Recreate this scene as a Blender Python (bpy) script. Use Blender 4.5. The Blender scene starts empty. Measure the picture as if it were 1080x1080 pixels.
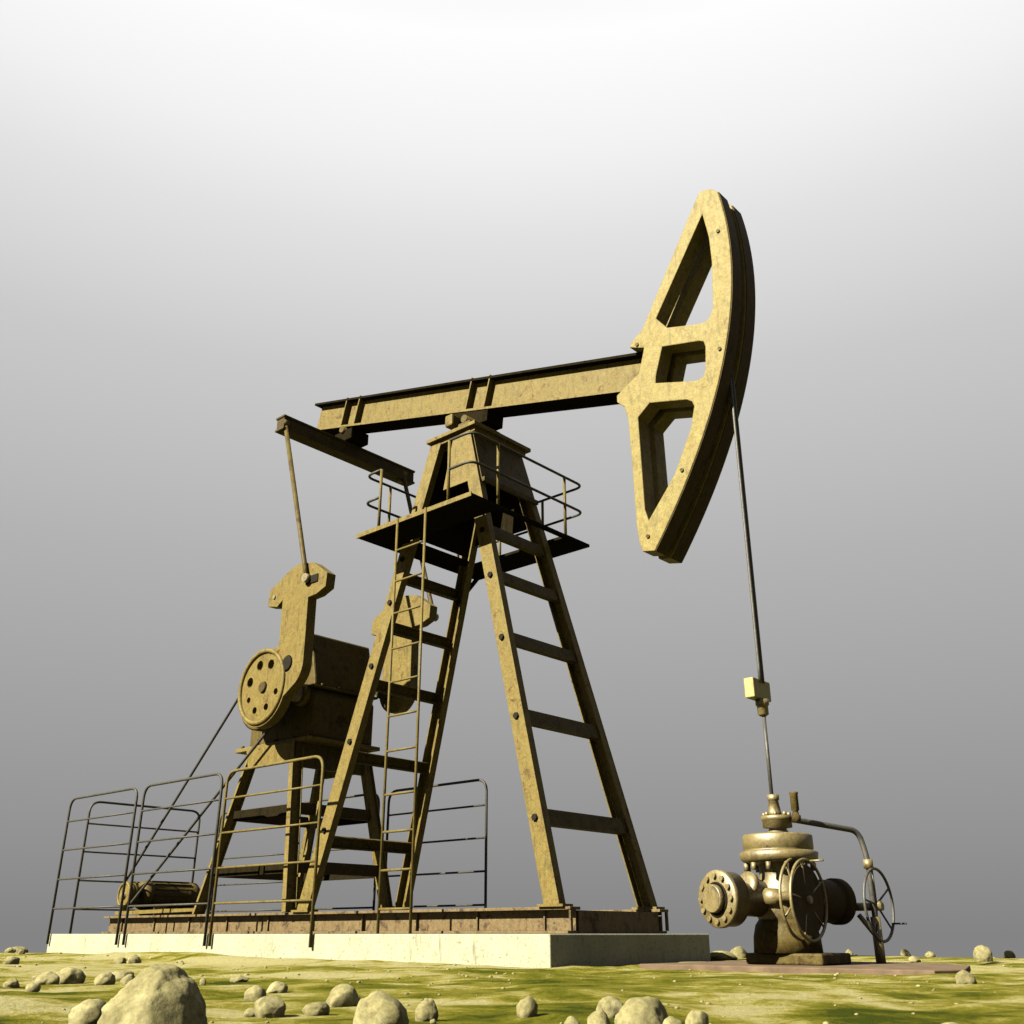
import bpy, bmesh, math, random
from mathutils import Vector, Matrix, noise
from mathutils.geometry import tessellate_polygon
random.seed(7)
scene = bpy.context.scene
COL = scene.collection
YC = 10.91                      # centre plane of the pumping unit
GZ = -0.34                      # ground level round the unit (eye level is 0)
EXPO = 3.2
R = math.radians

# ------------------------------------------------------------------ materials
def new_mat(name):
    m = bpy.data.materials.new(name); m.use_nodes = True
    nt = m.node_tree
    return m, nt, nt.nodes['Principled BSDF']

def ramp(nt, stops, interp='LINEAR'):
    r = nt.nodes.new('ShaderNodeValToRGB'); cr = r.color_ramp; cr.interpolation = interp
    while len(cr.elements) > 1: cr.elements.remove(cr.elements[-1])
    cr.elements[0].position = stops[0][0]; cr.elements[0].color = (*stops[0][1], 1)
    for p, c in stops[1:]:
        e = cr.elements.new(p); e.color = (*c, 1)
    return r

def noise_node(nt, vec, scale, detail=6, rough=.6, dist=0.0):
    n = nt.nodes.new('ShaderNodeTexNoise')
    n.inputs['Scale'].default_value = scale; n.inputs['Detail'].default_value = detail
    n.inputs['Roughness'].default_value = rough; n.inputs['Distortion'].default_value = dist
    if vec is not None: nt.links.new(vec, n.inputs['Vector'])
    return n

def g(v): return (v, v, v)

def mix(nt, a, b, fac, mode='MIX'):
    m = nt.nodes.new('ShaderNodeMix'); m.data_type = 'RGBA'; m.blend_type = mode
    for s, v in ((m.inputs[6], a), (m.inputs[7], b), (m.inputs[0], fac)):
        if isinstance(v, (int, float)): s.default_value = v
        elif isinstance(v, tuple): s.default_value = (*v, 1)
        else: nt.links.new(v, s)
    return m.outputs[2]

def world_vec(nt, scale=(1, 1, 1)):
    geo = nt.nodes.new('ShaderNodeNewGeometry')
    mp = nt.nodes.new('ShaderNodeMapping'); mp.inputs['Scale'].default_value = scale
    nt.links.new(geo.outputs['Position'], mp.inputs['Vector'])
    return mp.outputs['Vector']

def bump(nt, bsdf, height, strength, dist=.01):
    b = nt.nodes.new('ShaderNodeBump'); b.inputs['Strength'].default_value = strength
    b.inputs['Distance'].default_value = dist
    nt.links.new(height, b.inputs['Height']); nt.links.new(b.outputs['Normal'], bsdf.inputs['Normal'])

def paint(name, base, rust=(.045, .018, .006), rust_amt=.62, dirt=.45, rough=.55, metal=0.0, spec=.3, bleach=1.35):
    """weathered enamel: mottled tone, vertical runs, scratches and rust spots"""
    m, nt, b = new_mat(name)
    v = world_vec(nt)
    big = noise_node(nt, v, 1.7, 5, .6)
    mid = noise_node(nt, v, 9, 8, .7, .4)
    vs = world_vec(nt, (6, 6, 1.6))
    runs = noise_node(nt, vs, 2.0, 6, .65)
    mot = noise_node(nt, v, 14, 7, .75, 1.0); fine = noise_node(nt, v, 60, 4, .7)
    hi = tuple(min(1, c * bleach) for c in base); lo = tuple(c * dirt for c in base)
    r1 = ramp(nt, [(.25, g(0)), (.75, g(1))]); nt.links.new(mid.outputs['Fac'], r1.inputs[0])
    c = mix(nt, base, hi, r1.outputs[0])
    rq = ramp(nt, [(.44, g(0)), (.62, g(.75))]); nt.links.new(mot.outputs['Fac'], rq.inputs[0])
    c = mix(nt, c, (base[0]*.90, base[1]*.66, base[2]*.60), rq.outputs[0])
    rf = ramp(nt, [(.32, g(.62)), (.62, g(1.15))]); nt.links.new(fine.outputs['Fac'], rf.inputs[0])
    c = mix(nt, c, rf.outputs[0], .8, 'MULTIPLY')
    r2 = ramp(nt, [(.52, g(0)), (.70, g(.8))]); nt.links.new(runs.outputs['Fac'], r2.inputs[0])
    c = mix(nt, c, lo, r2.outputs[0])
    r3 = ramp(nt, [(rust_amt, g(0)), (rust_amt + .08, g(.8))])
    ru = noise_node(nt, v, 5.5, 10, .72, .8); nt.links.new(ru.outputs['Fac'], r3.inputs[0])
    c = mix(nt, c, rust, r3.outputs[0])
    # thin dark scratches
    vo = nt.nodes.new('ShaderNodeTexVoronoi'); vo.feature = 'DISTANCE_TO_EDGE'; vo.inputs['Scale'].default_value = 3.2
    wv = noise_node(nt, v, 3, 4, .6)
    av = nt.nodes.new('ShaderNodeVectorMath'); av.operation = 'ADD'
    nt.links.new(v, av.inputs[0]); nt.links.new(wv.outputs['Color'], av.inputs[1])
    nt.links.new(av.outputs[0], vo.inputs['Vector'])
    r4 = ramp(nt, [(0, g(.55)), (.018, g(0))]); nt.links.new(vo.outputs['Distance'], r4.inputs[0])
    rm = ramp(nt, [(.5, g(0)), (.6, g(1))]); nt.links.new(big.outputs['Fac'], rm.inputs[0])
    sc = mix(nt, g(0), r4.outputs[0], rm.outputs[0])
    c = mix(nt, c, tuple(q * .3 for q in base), sc)
    nt.links.new(c, b.inputs['Base Color'])
    rr = ramp(nt, [(0, g(rough - .12)), (1, g(rough + .2))]); nt.links.new(ru.outputs['Fac'], rr.inputs[0])
    nt.links.new(rr.outputs[0], b.inputs['Roughness'])
    b.inputs['Metallic'].default_value = metal
    b.inputs['Specular IOR Level'].default_value = spec
    bump(nt, b, ru.outputs['Fac'], .5, .014)
    return m

M = {}
M['paint'] = paint('weathered_yellow_enamel', (.0410, .0322, .0092), spec=.07, rust=(.015, .0055, .0015), rust_amt=.57)
M['paint_head'] = paint('sun_bleached_yellow_enamel', (.0600, .0505, .0175), spec=.07, rust=(.018, .008, .002), rust_amt=.62)
M['paint_dark'] = paint('dark_yellow_enamel', (.0240, .0188, .0058), rust_amt=.54, spec=.05, rust=(.010, .005, .002))  # the yellow enamel in a darker tone
M['shade_black'] = paint('shaded_black_steel', (.0045, .0038, .0022), rust=(.006, .0035, .002), rust_amt=.6, spec=.0, rough=.9)  # near-black steel: shade of undersides and inner faces put into the colour
M['rail'] = paint('rail_paint', (.034, .0272, .0072), rust_amt=.6, spec=.08)
M['rail_dimmed'] = paint('dimmed_rail_paint', (.0125, .0120, .0105), rust_amt=.66, spec=.12, rust=(.012, .008, .005))  # rail paint darkened to the dim look of thin rails against the sky
M['skid'] = paint('rusty_tan_enamel', (.0380, .0285, .0140), rust=(.007, .003, .0018), rust_amt=.53, spec=.1)
M['brass'] = paint('greasy_brown_iron', (.045, .0360, .0130), rough=.45, metal=.1, spec=.45, rust_amt=.55, rust=(.010,.005,.002), dirt=.3)
M['iron_dark'] = paint('dark_brown_iron', (.0170, .0130, .0058), rough=.65, spec=.04, rust_amt=.6, rust=(.012,.007,.004))  # dark brown iron, also the tone of the arc's shade strips
M['cable'] = paint('grey_steel_wire', (.016, .016, .015), rust_amt=.7, rough=.5, spec=.2, rust=(.012,.01,.008))
M['belt'] = paint('black_rubber', (.012, .012, .011), rust=(.01, .01, .01), rough=.8, spec=.1)
M['clamp'] = paint('bright_clamp_paint', (.075, .070, .020), rust_amt=.72)
M['grease'] = paint('black_grease', (.0035, .003, .0022), rust=(.003, .003, .002), rough=.7, spec=.04)

def concrete():
    m, nt, b = new_mat('stained_concrete')
    v = world_vec(nt)
    n1 = noise_node(nt, v, 2.5, 8, .65); n2 = noise_node(nt, v, 26, 6, .7)
    r1 = ramp(nt, [(.3, (.080, .080, .060)), (.7, (.108, .107, .082))]); nt.links.new(n1.outputs['Fac'], r1.inputs[0])
    r2 = ramp(nt, [(.55, g(0)), (.66, g(.8))]); nt.links.new(n2.outputs['Fac'], r2.inputs[0])
    c = mix(nt, r1.outputs[0], (.040, .037, .020), r2.outputs[0])
    vs = world_vec(nt, (7, 7, .8)); n3 = noise_node(nt, vs, 2.0, 6, .6)
    r3 = ramp(nt, [(.60, g(0)), (.74, g(.7))]); nt.links.new(n3.outputs['Fac'], r3.inputs[0])
    c = mix(nt, c, (.036, .030, .018), r3.outputs[0])
    nt.links.new(c, b.inputs['Base Color']); b.inputs['Roughness'].default_value = .9
    b.inputs['Specular IOR Level'].default_value = .15
    bump(nt, b, n2.outputs['Fac'], .5, .01)
    return m
M['concrete'] = concrete()

def slab_mat():
    m, nt, b = new_mat('brown_slab_concrete')
    v = world_vec(nt)
    n1 = noise_node(nt, v, 3.5, 8, .65)
    r1 = ramp(nt, [(.3, (.022, .015, .010)), (.7, (.050, .034, .023))]); nt.links.new(n1.outputs['Fac'], r1.inputs[0])
    nt.links.new(r1.outputs[0], b.inputs['Base Color']); b.inputs['Roughness'].default_value = .9; b.inputs['Specular IOR Level'].default_value = .1
    bump(nt, b, n1.outputs['Fac'], .4, .02)
    return m
M['slab'] = slab_mat()

def ground_mat():
    m, nt, b = new_mat('mossy_sand')
    v = world_vec(nt)
    big = noise_node(nt, v, .55, 6, .62, .6)
    mid = noise_node(nt, v, 2.6, 8, .68, .5)
    fine = noise_node(nt, v, 34, 6, .75)
    add = nt.nodes.new('ShaderNodeMath'); add.operation = 'MULTIPLY_ADD'
    nt.links.new(mid.outputs['Fac'], add.inputs[0]); add.inputs[1].default_value = .75
    nt.links.new(big.outputs['Fac'], add.inputs[2])
    # farther from the foreground the turf gives way to bare sand
    geo = nt.nodes.new('ShaderNodeNewGeometry')
    ln = nt.nodes.new('ShaderNodeVectorMath'); ln.operation = 'DISTANCE'
    ln.inputs[1].default_value = (.5, 1.5, 0)
    nt.links.new(geo.outputs['Position'], ln.inputs[0])
    mr = nt.nodes.new('ShaderNodeMapRange'); mr.inputs[1].default_value = 3; mr.inputs[2].default_value = 13
    mr.inputs[3].default_value = -.04; mr.inputs[4].default_value = .07
    nt.links.new(ln.outputs['Value'], mr.inputs[0])
    ad2 = nt.nodes.new('ShaderNodeMath'); ad2.operation = 'ADD'
    nt.links.new(add.outputs[0], ad2.inputs[0]); nt.links.new(mr.outputs[0], ad2.inputs[1])
    # 0.875 is the middle of big + .75 mid
    r = ramp(nt, [(.70, (.012, .016, .0008)), (.79, (.033, .0340, .0024)), (.875, (.058, .0530, .0080)),
                  (.935, (.090, .081, .026)), (1.01, (.112, .103, .052))])
    nt.links.new(ad2.outputs[0], r.inputs[0])
    r2 = ramp(nt, [(.35, g(.62)), (.65, g(1.2))]); nt.links.new(fine.outputs['Fac'], r2.inputs[0])
    c = mix(nt, r.outputs[0], r2.outputs[0], .8, 'MULTIPLY')
    nt.links.new(c, b.inputs['Base Color']); b.inputs['Roughness'].default_value = .95
    b.inputs['Specular IOR Level'].default_value = .02
    bump(nt, b, fine.outputs['Fac'], .9, .03)
    return m
M['ground'] = ground_mat()

def rock_mat():
    m, nt, b = new_mat('pale_limestone')
    v = world_vec(nt)
    n1 = noise_node(nt, v, 6, 9, .7, .5); n2 = noise_node(nt, v, 45, 6, .7)
    r1 = ramp(nt, [(.3, (.034, .030, .012)), (.5, (.066, .059, .028)), (.72, (.104, .095, .054))])
    nt.links.new(n1.outputs['Fac'], r1.inputs[0])
    r2 = ramp(nt, [(.35, g(.6)), (.6, g(1.1))]); nt.links.new(n2.outputs['Fac'], r2.inputs[0])
    c = mix(nt, r1.outputs[0], r2.outputs[0], .8, 'MULTIPLY')
    nt.links.new(c, b.inputs['Base Color']); b.inputs['Roughness'].default_value = .9
    b.inputs['Specular IOR Level'].default_value = .15
    bump(nt, b, n2.outputs['Fac'], .6, .008)
    return m
M['rock'] = rock_mat()

# ------------------------------------------------------------------ mesh builder
class MB:
    def __init__(s): s.bm = bmesh.new()
    def box(s, x0, x1, y0, y1, z0, z1):
        vs = [s.bm.verts.new(p) for p in ((x0,y0,z0),(x1,y0,z0),(x1,y1,z0),(x0,y1,z0),(x0,y0,z1),(x1,y0,z1),(x1,y1,z1),(x0,y1,z1))]
        for f in ((0,3,2,1),(4,5,6,7),(0,1,5,4),(1,2,6,5),(2,3,7,6),(3,0,4,7)): s.bm.faces.new([vs[i] for i in f])
        return s
    def hexa(s, lo, hi):
        vs = [s.bm.verts.new(p) for p in list(lo) + list(hi)]
        for f in ((0,3,2,1),(4,5,6,7),(0,1,5,4),(1,2,6,5),(2,3,7,6),(3,0,4,7)): s.bm.faces.new([vs[i] for i in f])
        return s
    def bar(s, p0, p1, w, h, side=(0,1,0)):
        """rectangular bar from p0 to p1: w along side, h along the third axis"""
        p0, p1 = Vector(p0), Vector(p1); d = (p1-p0).normalized()
        a = Vector(side); a = (a - d*a.dot(d)).normalized(); b = d.cross(a)
        q = [(-w/2,-h/2),(w/2,-h/2),(w/2,h/2),(-w/2,h/2)]
        return s.hexa([p0+a*i+b*j for i,j in q], [p1+a*i+b*j for i,j in q])
    def tube(s, pts, r, n=10, cap=True):
        pts = [Vector(p) for p in pts]; rings = []
        up = Vector((0,0,1)); prev = None
        for i, p in enumerate(pts):
            d = (pts[min(i+1,len(pts)-1)] - pts[max(i-1,0)]).normalized()
            if prev is None:
                ref = up if abs(d.z) < .9 else Vector((1,0,0))
                a = d.cross(ref).normalized()
            else: a = (prev - d*prev.dot(d)).normalized()
            prev = a; b = d.cross(a); rr = r[i] if isinstance(r, (list,tuple)) else r
            rings.append([s.bm.verts.new(p + (a*math.cos(t)+b*math.sin(t))*rr) for t in (2*math.pi*k/n for k in range(n))])
        for A, B in zip(rings, rings[1:]):
            for k in range(n):
                f = s.bm.faces.new((A[k],A[(k+1)%n],B[(k+1)%n],B[k])); f.smooth = True
        if cap: s.bm.faces.new(rings[0][::-1]); s.bm.faces.new(rings[-1])
        return s
    def cyl(s, p0, p1, r0, r1=None, n=24):
        p0, p1 = Vector(p0), Vector(p1); r1 = r0 if r1 is None else r1
        d = (p1-p0).normalized(); ref = Vector((0,0,1)) if abs(d.z)<.9 else Vector((1,0,0))
        a = d.cross(ref).normalized(); b = d.cross(a)
        A = [s.bm.verts.new(p0+(a*math.cos(t)+b*math.sin(t))*r0) for t in (2*math.pi*k/n for k in range(n))]
        B = [s.bm.verts.new(p1+(a*math.cos(t)+b*math.sin(t))*r1) for t in (2*math.pi*k/n for k in range(n))]
        for k in range(n):
            f = s.bm.faces.new((A[k],A[(k+1)%n],B[(k+1)%n],B[k])); f.smooth = True
        s.bm.faces.new(A[::-1]); s.bm.faces.new(B)
        return s
    def lathe(s, c, axis, prof, n=32):
        """prof: list of (distance along axis, radius)"""
        c, d = Vector(c), Vector(axis).normalized(); ref = Vector((0,0,1)) if abs(d.z)<.9 else Vector((1,0,0))
        a = d.cross(ref).normalized(); b = d.cross(a); rings = []
        for t, r in prof:
            rings.append([s.bm.verts.new(c+d*t+(a*math.cos(q)+b*math.sin(q))*r) for q in (2*math.pi*k/n for k in range(n))])
        for A, B in zip(rings, rings[1:]):
            for k in range(n):
                f = s.bm.faces.new((A[k],A[(k+1)%n],B[(k+1)%n],B[k])); f.smooth = True
        s.bm.faces.new(rings[0][::-1]); s.bm.faces.new(rings[-1])
        return s
    def ring(s, c, axis, rad, r, n=36, m=8):
        c, d = Vector(c), Vector(axis).normalized(); ref = Vector((0,0,1)) if abs(d.z)<.9 else Vector((1,0,0))
        a = d.cross(ref).normalized(); b = d.cross(a); rings = []
        for k in range(n):
            t = 2*math.pi*k/n; e = a*math.cos(t)+b*math.sin(t)
            rings.append([s.bm.verts.new(c+e*(rad+r*math.cos(q))+d*r*math.sin(q)) for q in (2*math.pi*j/m for j in range(m))])
        for k in range(n):
            A, B = rings[k], rings[(k+1)%n]
            for j in range(m):
                f = s.bm.faces.new((A[j],A[(j+1)%m],B[(j+1)%m],B[j])); f.smooth = True
        return s
    def plate(s, outline, y0, y1, holes=(), fmap=None):
        """outline and holes are lists of (x, z) in a plane of constant y, extruded from y0 to y1"""
        fmap = fmap or (lambda x, y, z: (x, y, z))
        loops = [list(outline)] + [list(h) for h in holes]
        flat = [p for l in loops for p in l]
        tris = tessellate_polygon([[Vector((x, z, 0)) for x, z in l] for l in loops])
        A = [s.bm.verts.new(fmap(x, y0, z)) for x, z in flat]; B = [s.bm.verts.new(fmap(x, y1, z)) for x, z in flat]
        for t in tris:
            try: s.bm.faces.new([A[i] for i in t]); s.bm.faces.new([B[i] for i in reversed(t)])
            except ValueError: pass
        o = 0
        for l in loops:
            n = len(l)
            for k in range(n):
                i, j = o+k, o+(k+1)%n; s.bm.faces.new((A[i],A[j],B[j],B[i]))
            o += n
        return s
    def build(s, name, mat, parent=None, bevel=0, seg=2):
        bm = s.bm
        bmesh.ops.remove_doubles(bm, verts=bm.verts, dist=1e-5)
        bmesh.ops.recalc_face_normals(bm, faces=bm.faces)
        me = bpy.data.meshes.new(name); bm.to_mesh(me); bm.free()
        me.materials.append(M[mat] if isinstance(mat, str) else mat)
        o = bpy.data.objects.new(name, me); COL.objects.link(o)
        if parent is not None:
            o.parent = parent
            # geometry is written in world coordinates: keep it there
            off = Vector((0,0,0)); q = parent
            while q is not None: off += Vector(q.location); q = q.parent
            if off.length > 0: me.transform(Matrix.Translation(-off))
        if bevel:
            b = o.modifiers.new('bevel', 'BEVEL'); b.width = bevel; b.segments = seg; b.limit_method = 'ANGLE'; b.angle_limit = R(40)
            b.harden_normals = False
        return o

def thing(name, loc, label, cat, group=None):
    o = bpy.data.objects.new(name, None); o.empty_display_size = .2; o.location = loc; COL.objects.link(o)
    return tag(o, label, cat, group)
def tag(o, label, cat, group=None):
    o['label'] = label; o['category'] = cat
    if group: o['group'] = group
    return o
def bolt(c, d, parent, r=.028, h=.03, mat='paint_dark', name='bolt'):
    c, d = Vector(c), Vector(d).normalized()
    return MB().cyl(c, c+d*h, r, n=6).build(name, mat, parent)

def arc(cx, cz, r, a0, a1, n):
    return [(cx+r*math.cos(R(a0+(a1-a0)*k/n)), cz+r*math.sin(R(a0+(a1-a0)*k/n))) for k in range(n+1)]

# ------------------------------------------------------------------ ground
def ground_h(x, y):
    r = math.hypot(x, y)
    # a low rise: it starts to fall away some twenty metres out
    az = math.atan2(x*math.cos(R(41.67))+y*math.sin(R(41.67)), -x*math.sin(R(41.67))+y*math.cos(R(41.67)))
    r0 = 20.5 - 5.5*az
    r0 = max(17.0, min(26.0, r0))
    z = GZ
    z += .035*noise.noise(Vector((x*.35, y*.35, 1.3))) + .024*noise.noise(Vector((x*1.3, y*1.3, 4.1))) + .010*noise.noise(Vector((x*2.6, y*2.6, 7.7)))
    z += .006*noise.noise(Vector((x*4.5, y*4.5, 2.2)))
    # the sand banked up against the front of the pad
    d = abs(y - 8.6); z += .10*math.exp(-(d/.5)**2)*math.exp(-((x+13.9)/2.2)**2)
    z += .05*math.exp(-(d/.6)**2)*math.exp(-((x+18.0)/2.0)**2)
    # worn shallow round the well and the near foreground
    z -= .05*math.exp(-((x+3)**2+(y-3.2)**2)/9.)
    if r > r0: z -= min(.012*(r-r0)**2, .045*(r-r0))
    return z

def build_ground():
    bm = bmesh.new(); rings = []
    n = 420
    rad = [0.0]; r = .6
    while r < 430:
        rad.append(r); r += max(.05, r*.014) if r < 32 else r*.08
    c = bm.verts.new((0, 0, ground_h(0, 0)))
    for q in rad[1:]:
        rings.append([bm.verts.new((q*math.cos(2*math.pi*k/n), q*math.sin(2*math.pi*k/n), ground_h(q*math.cos(2*math.pi*k/n), q*math.sin(2*math.pi*k/n)))) for k in range(n)])
    for k in range(n): bm.faces.new((c, rings[0][k], rings[0][(k+1)%n]))
    for A, B in zip(rings, rings[1:]):
        for k in range(n): bm.faces.new((A[k], B[k], B[(k+1)%n], A[(k+1)%n]))
    for f in bm.faces: f.smooth = True
    me = bpy.data.meshes.new('ground'); bm.to_mesh(me); bm.free(); me.materials.append(M['ground'])
    o = bpy.data.objects.new('ground', me); COL.objects.link(o); o['kind'] = 'structure'
build_ground()

# ------------------------------------------------------------------ concrete pad
X1, X0, Y0, Y1 = -7.66, -19.67, 9.24, 12.58
pad = MB().box(X0, X1, Y0, Y1, -.75, 0).build('concrete_pad', 'concrete', bevel=.012)
tag(pad, 'long pale concrete pad under the pump jack, stained, its end face in shade', 'foundation')

# ------------------------------------------------------------------ the pump jack
PJ = thing('pump_jack', (-10.5, YC, 0), 'tall yellow weathered oilfield pump jack standing on the concrete pad', 'pump jack')

# skid: two long I beams, cross beams and ends
SX0, SX1, SY0, SY1, ST = -18.94, -7.87, 9.87, 11.95, .30
skid = MB()
for y, s in ((SY0, 1), (SY1, -1)):
    a, b = sorted((y+s*.125, y+s*.14)); skid.box(SX0, SX1-.02, a, b, .035, ST-.035)      # web
    a, b = sorted((y, y+s*.20)); skid.box(SX0, SX1, a, b, ST-.035, ST); skid.box(SX0, SX1-.04, a, b, 0.003, .035)
skid_o = skid.build('skid', 'skid', PJ, bevel=.004)
for y, s in ((SY0, 1), (SY1, -1)):
    for k in range(10):
        x = SX0+.5+k*1.12
        a, b = sorted((y+s*.095, y+s*.1245)); MB().box(x, x+.02, a, b, .036, ST-.036).build('stiffener', 'skid', skid_o)
for k, x in enumerate((SX0+.02, -17.2, -15.9, -13.4, -11.7, -10.0, SX1-.30)):
    MB().box(x, x+.12, SY0+.201, SY1-.201, .02, ST-.05).build('cross_beam', 'skid', skid_o, bevel=.004)
# closed dark end of the skid with its two uprights
endp = MB(); endp.box(SX1-.10, SX1-.03, SY0+.201, SY1-.201, .004, ST-.04)
endp.build('end_plate', 'skid', skid_o)
for y in (SY0+.012, SY1-.05): MB().box(SX1-.03, SX1-.002, y, y+.04, .036, ST-.036).build('end_rib', 'skid', skid_o)

# tower (samson post): four legs that lean together, rungs between them
ZB, ZT = ST+.002, 7.56
def leg_c(sx, sy, z):
    t = (z-ST)/(7.5-ST)
    x = (-8.15 + t*(-10.17+8.15)) if sx > 0 else (-13.0 + t*(-10.86+13.0))
    w = (1.04 + t*(.64-1.04)) - .06
    return Vector((x, YC + sy*w, z))
tower = thing('tower', (-10.5, YC, ST), '', ''); del tower['label']; del tower['category']
tower.parent = PJ; tower.location = Vector((-10.5, YC, ST)) - Vector(PJ.location)
def channel_leg(sx, sy):
    """wide flat face outwards (front/back), two narrow flanges going in"""
    m = MB()
    W, D, T = .24, .12, .022
    for z0, z1 in ((ZB, ZT),):
        p0, p1 = leg_c(sx, sy, z0), leg_c(sx, sy, z1)
        o = Vector((0, sy*.049, 0))
        m.bar(p0+o, p1+o, T, W, (0, 1, 0))
        for e in (-1, 1):
            q = Vector((e*(W/2-T/2), -sy*.0, 0))
            m.bar(p0+q-Vector((0, sy*.012, 0)), p1+q-Vector((0, sy*.012, 0)), D-T+.02, T, (0, 1, 0))
    # end cap plates
    return m
for sx in (-1, 1):
    for sy in (-1, 1):
        lo = channel_leg(sx, sy).build('leg', 'paint', tower, bevel=.004)
        f = leg_c(sx, sy, ZB)
        MB().box(f.x-.20, f.x+.20, f.y-.10, f.y+.10, ST+.001, ST+.03).build('foot_plate', 'paint', lo)
        for z in ((1.35, 2.69, 3.85, 4.86, 5.64) if sx > 0 else (1.45, 2.75, 3.9, 4.9, 5.6)):
            c = leg_c(sx, sy, z); bolt((c.x, c.y+sy*.060, c.z), (0, sy, .09), lo, .045, .03, 'grease')
def rung(sx, z, h=.15):
    a, b = leg_c(sx, -1, z), leg_c(sx, 1, z); a.y += .045; b.y -= .045
    lean = Vector((-sx*.28, 0, 1)).normalized()
    m = MB()
    m.hexa([a+Vector((i, 0, 0))+lean*j for i, j in ((-.015,-h/2),(.015,-h/2),(.015,h/2),(-.015,h/2))],
           [b+Vector((i, 0, 0))+lean*j for i, j in ((-.015,-h/2),(.015,-h/2),(.015,h/2),(-.015,h/2))])
    for e in (-1, 1):
        c = lean*(e*(h/2-.012))+Vector((-sx*.045, 0, 0))
        m.bar(a+c, b+c, .022, .09, tuple(lean))
    for v in m.bm.verts: v.co += Vector((sx*.075, 0, 0))
    return m.build('rung', 'paint_dark', tower, bevel=.003)
for z in (1.36, 2.69, 3.85, 4.86, 5.66): rung(1, z, .20 if z < 3 else .18)
for z in (1.30, 2.55, 3.65, 4.55, 5.35): rung(-1, z, .18)
# plated head of the tower
def lx(sx, z): return leg_c(sx, -1, z).x
hp = MB()
zt, zb = 7.55, 6.55
for sx in (1,):
    a0, a1 = leg_c(sx, -1, zb), leg_c(sx, 1, zb); b0, b1 = leg_c(sx, -1, zt), leg_c(sx, 1, zt)
    e = .135
    hp.hexa([a0+Vector((e,-.02,0)), a0+Vector((e+.015,-.02,0)), a1+Vector((e+.015,.02,0)), a1+Vector((e,.02,0))],
            [b0+Vector((e,-.02,0)), b0+Vector((e+.015,-.02,0)), b1+Vector((e+.015,.02,0)), b1+Vector((e,.02,0))])
hp.build('side_plate', 'paint_dark', tower, bevel=.004)
# stiffening angle along the lower edge of that plate
a0, a1 = leg_c(1, -1, 6.56), leg_c(1, 1, 6.56)
MB().bar(a0+Vector((.175,-.02,0)), a1+Vector((.175,.02,0)), .05, .07, (1,0,0)).build('edge_angle', 'paint_dark', tower)
fp = MB()
f0, f1 = 6.62, 7.54
ya, yb = leg_c(1,-1,f0).y, leg_c(1,-1,f1).y
fp.hexa([(-10.62,ya-.03,f0),(lx(1,f0)-.13,ya-.03,f0),(lx(1,f0)-.13,ya-.01,f0),(-10.62,ya-.01,f0)],
        [(-10.47,yb-.03,f1),(lx(1,f1)-.13,yb-.03,f1),(lx(1,f1)-.13,yb-.01,f1),(-10.47,yb-.01,f1)])
fp.build('front_plate', 'paint', tower, bevel=.004)
a0, a1 = leg_c(-1,-1,5.97), leg_c(-1,1,5.97); b0, b1 = leg_c(-1,-1,7.49), leg_c(-1,1,7.49)
MB().hexa([a0+Vector((.02,.06,0)), a0+Vector((.035,.06,0)), a1+Vector((.035,-.06,0)), a1+Vector((.02,-.06,0))],
          [b0+Vector((.02,.06,0)), b0+Vector((.035,.06,0)), b1+Vector((.035,-.06,0)), b1+Vector((.02,-.06,0))]).build('side_plate', 'shade_black', tower)  # inner face lies in shade, and its black colour carries that shade
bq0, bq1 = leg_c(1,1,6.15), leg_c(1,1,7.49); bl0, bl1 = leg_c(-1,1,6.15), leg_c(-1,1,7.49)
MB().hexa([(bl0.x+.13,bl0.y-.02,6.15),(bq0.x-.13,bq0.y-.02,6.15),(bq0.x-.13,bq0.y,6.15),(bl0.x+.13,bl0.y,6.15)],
          [(bl1.x+.13,bl1.y-.02,7.49),(bq1.x-.13,bq1.y-.02,7.49),(bq1.x-.13,bq1.y,7.49),(bl1.x+.13,bl1.y,7.49)]).build('back_plate', 'shade_black', tower)  # black colour stands in for the dark inside of the tower head
MB().box(-10.40, -10.30, yb-.028, yb-.002, f0+.45, f0+.83).build('inspection_slot', 'grease', tower)
tp = MB(); tp.box(-11.02, -9.90, 10.21, 11.61, 7.575, 7.64)
tp.box(-10.95, -9.96, 10.28, 11.54, 7.50, 7.574)
tp.build('top_plate', 'paint', tower, bevel=.006)

# platform: a walkway ring round the tower
PZ = 5.87; PX0, PX1, PY0, PY1 = -11.80, -9.24, 9.50, 12.31
plat = MB()
plat.box(PX0, PX1, PY0, 10.14, PZ, PZ+.05)
plat.box(PX0, PX1, 11.70, PY1, PZ, PZ+.05)
plat.box(PX0, -11.28, 10.141, 11.699, PZ, PZ+.05)
plat.box(PX1-.07, PX1, 10.141, 11.699, PZ-.012, PZ+.045)
platform = plat.build('platform', 'shade_black', PJ, bevel=.006)  # deck coloured black for the deep shade of its underside
tb = MB(); tb.box(PX0, PX1+.004, PY0-.02, PY0-.001, PZ-.005, PZ+.065); tb.build('toe_board', 'paint', platform)
for (x, y, sx, sy) in ((-11.7, 12.2, -1, 1),):
    c = leg_c(sx, sy, 5.15)
    MB().bar((x, y, PZ-.02), (c.x+sx*.03, c.y, 5.25), .06, .06, (1,0,0)).build('bracket', 'shade_black', platform)

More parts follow.
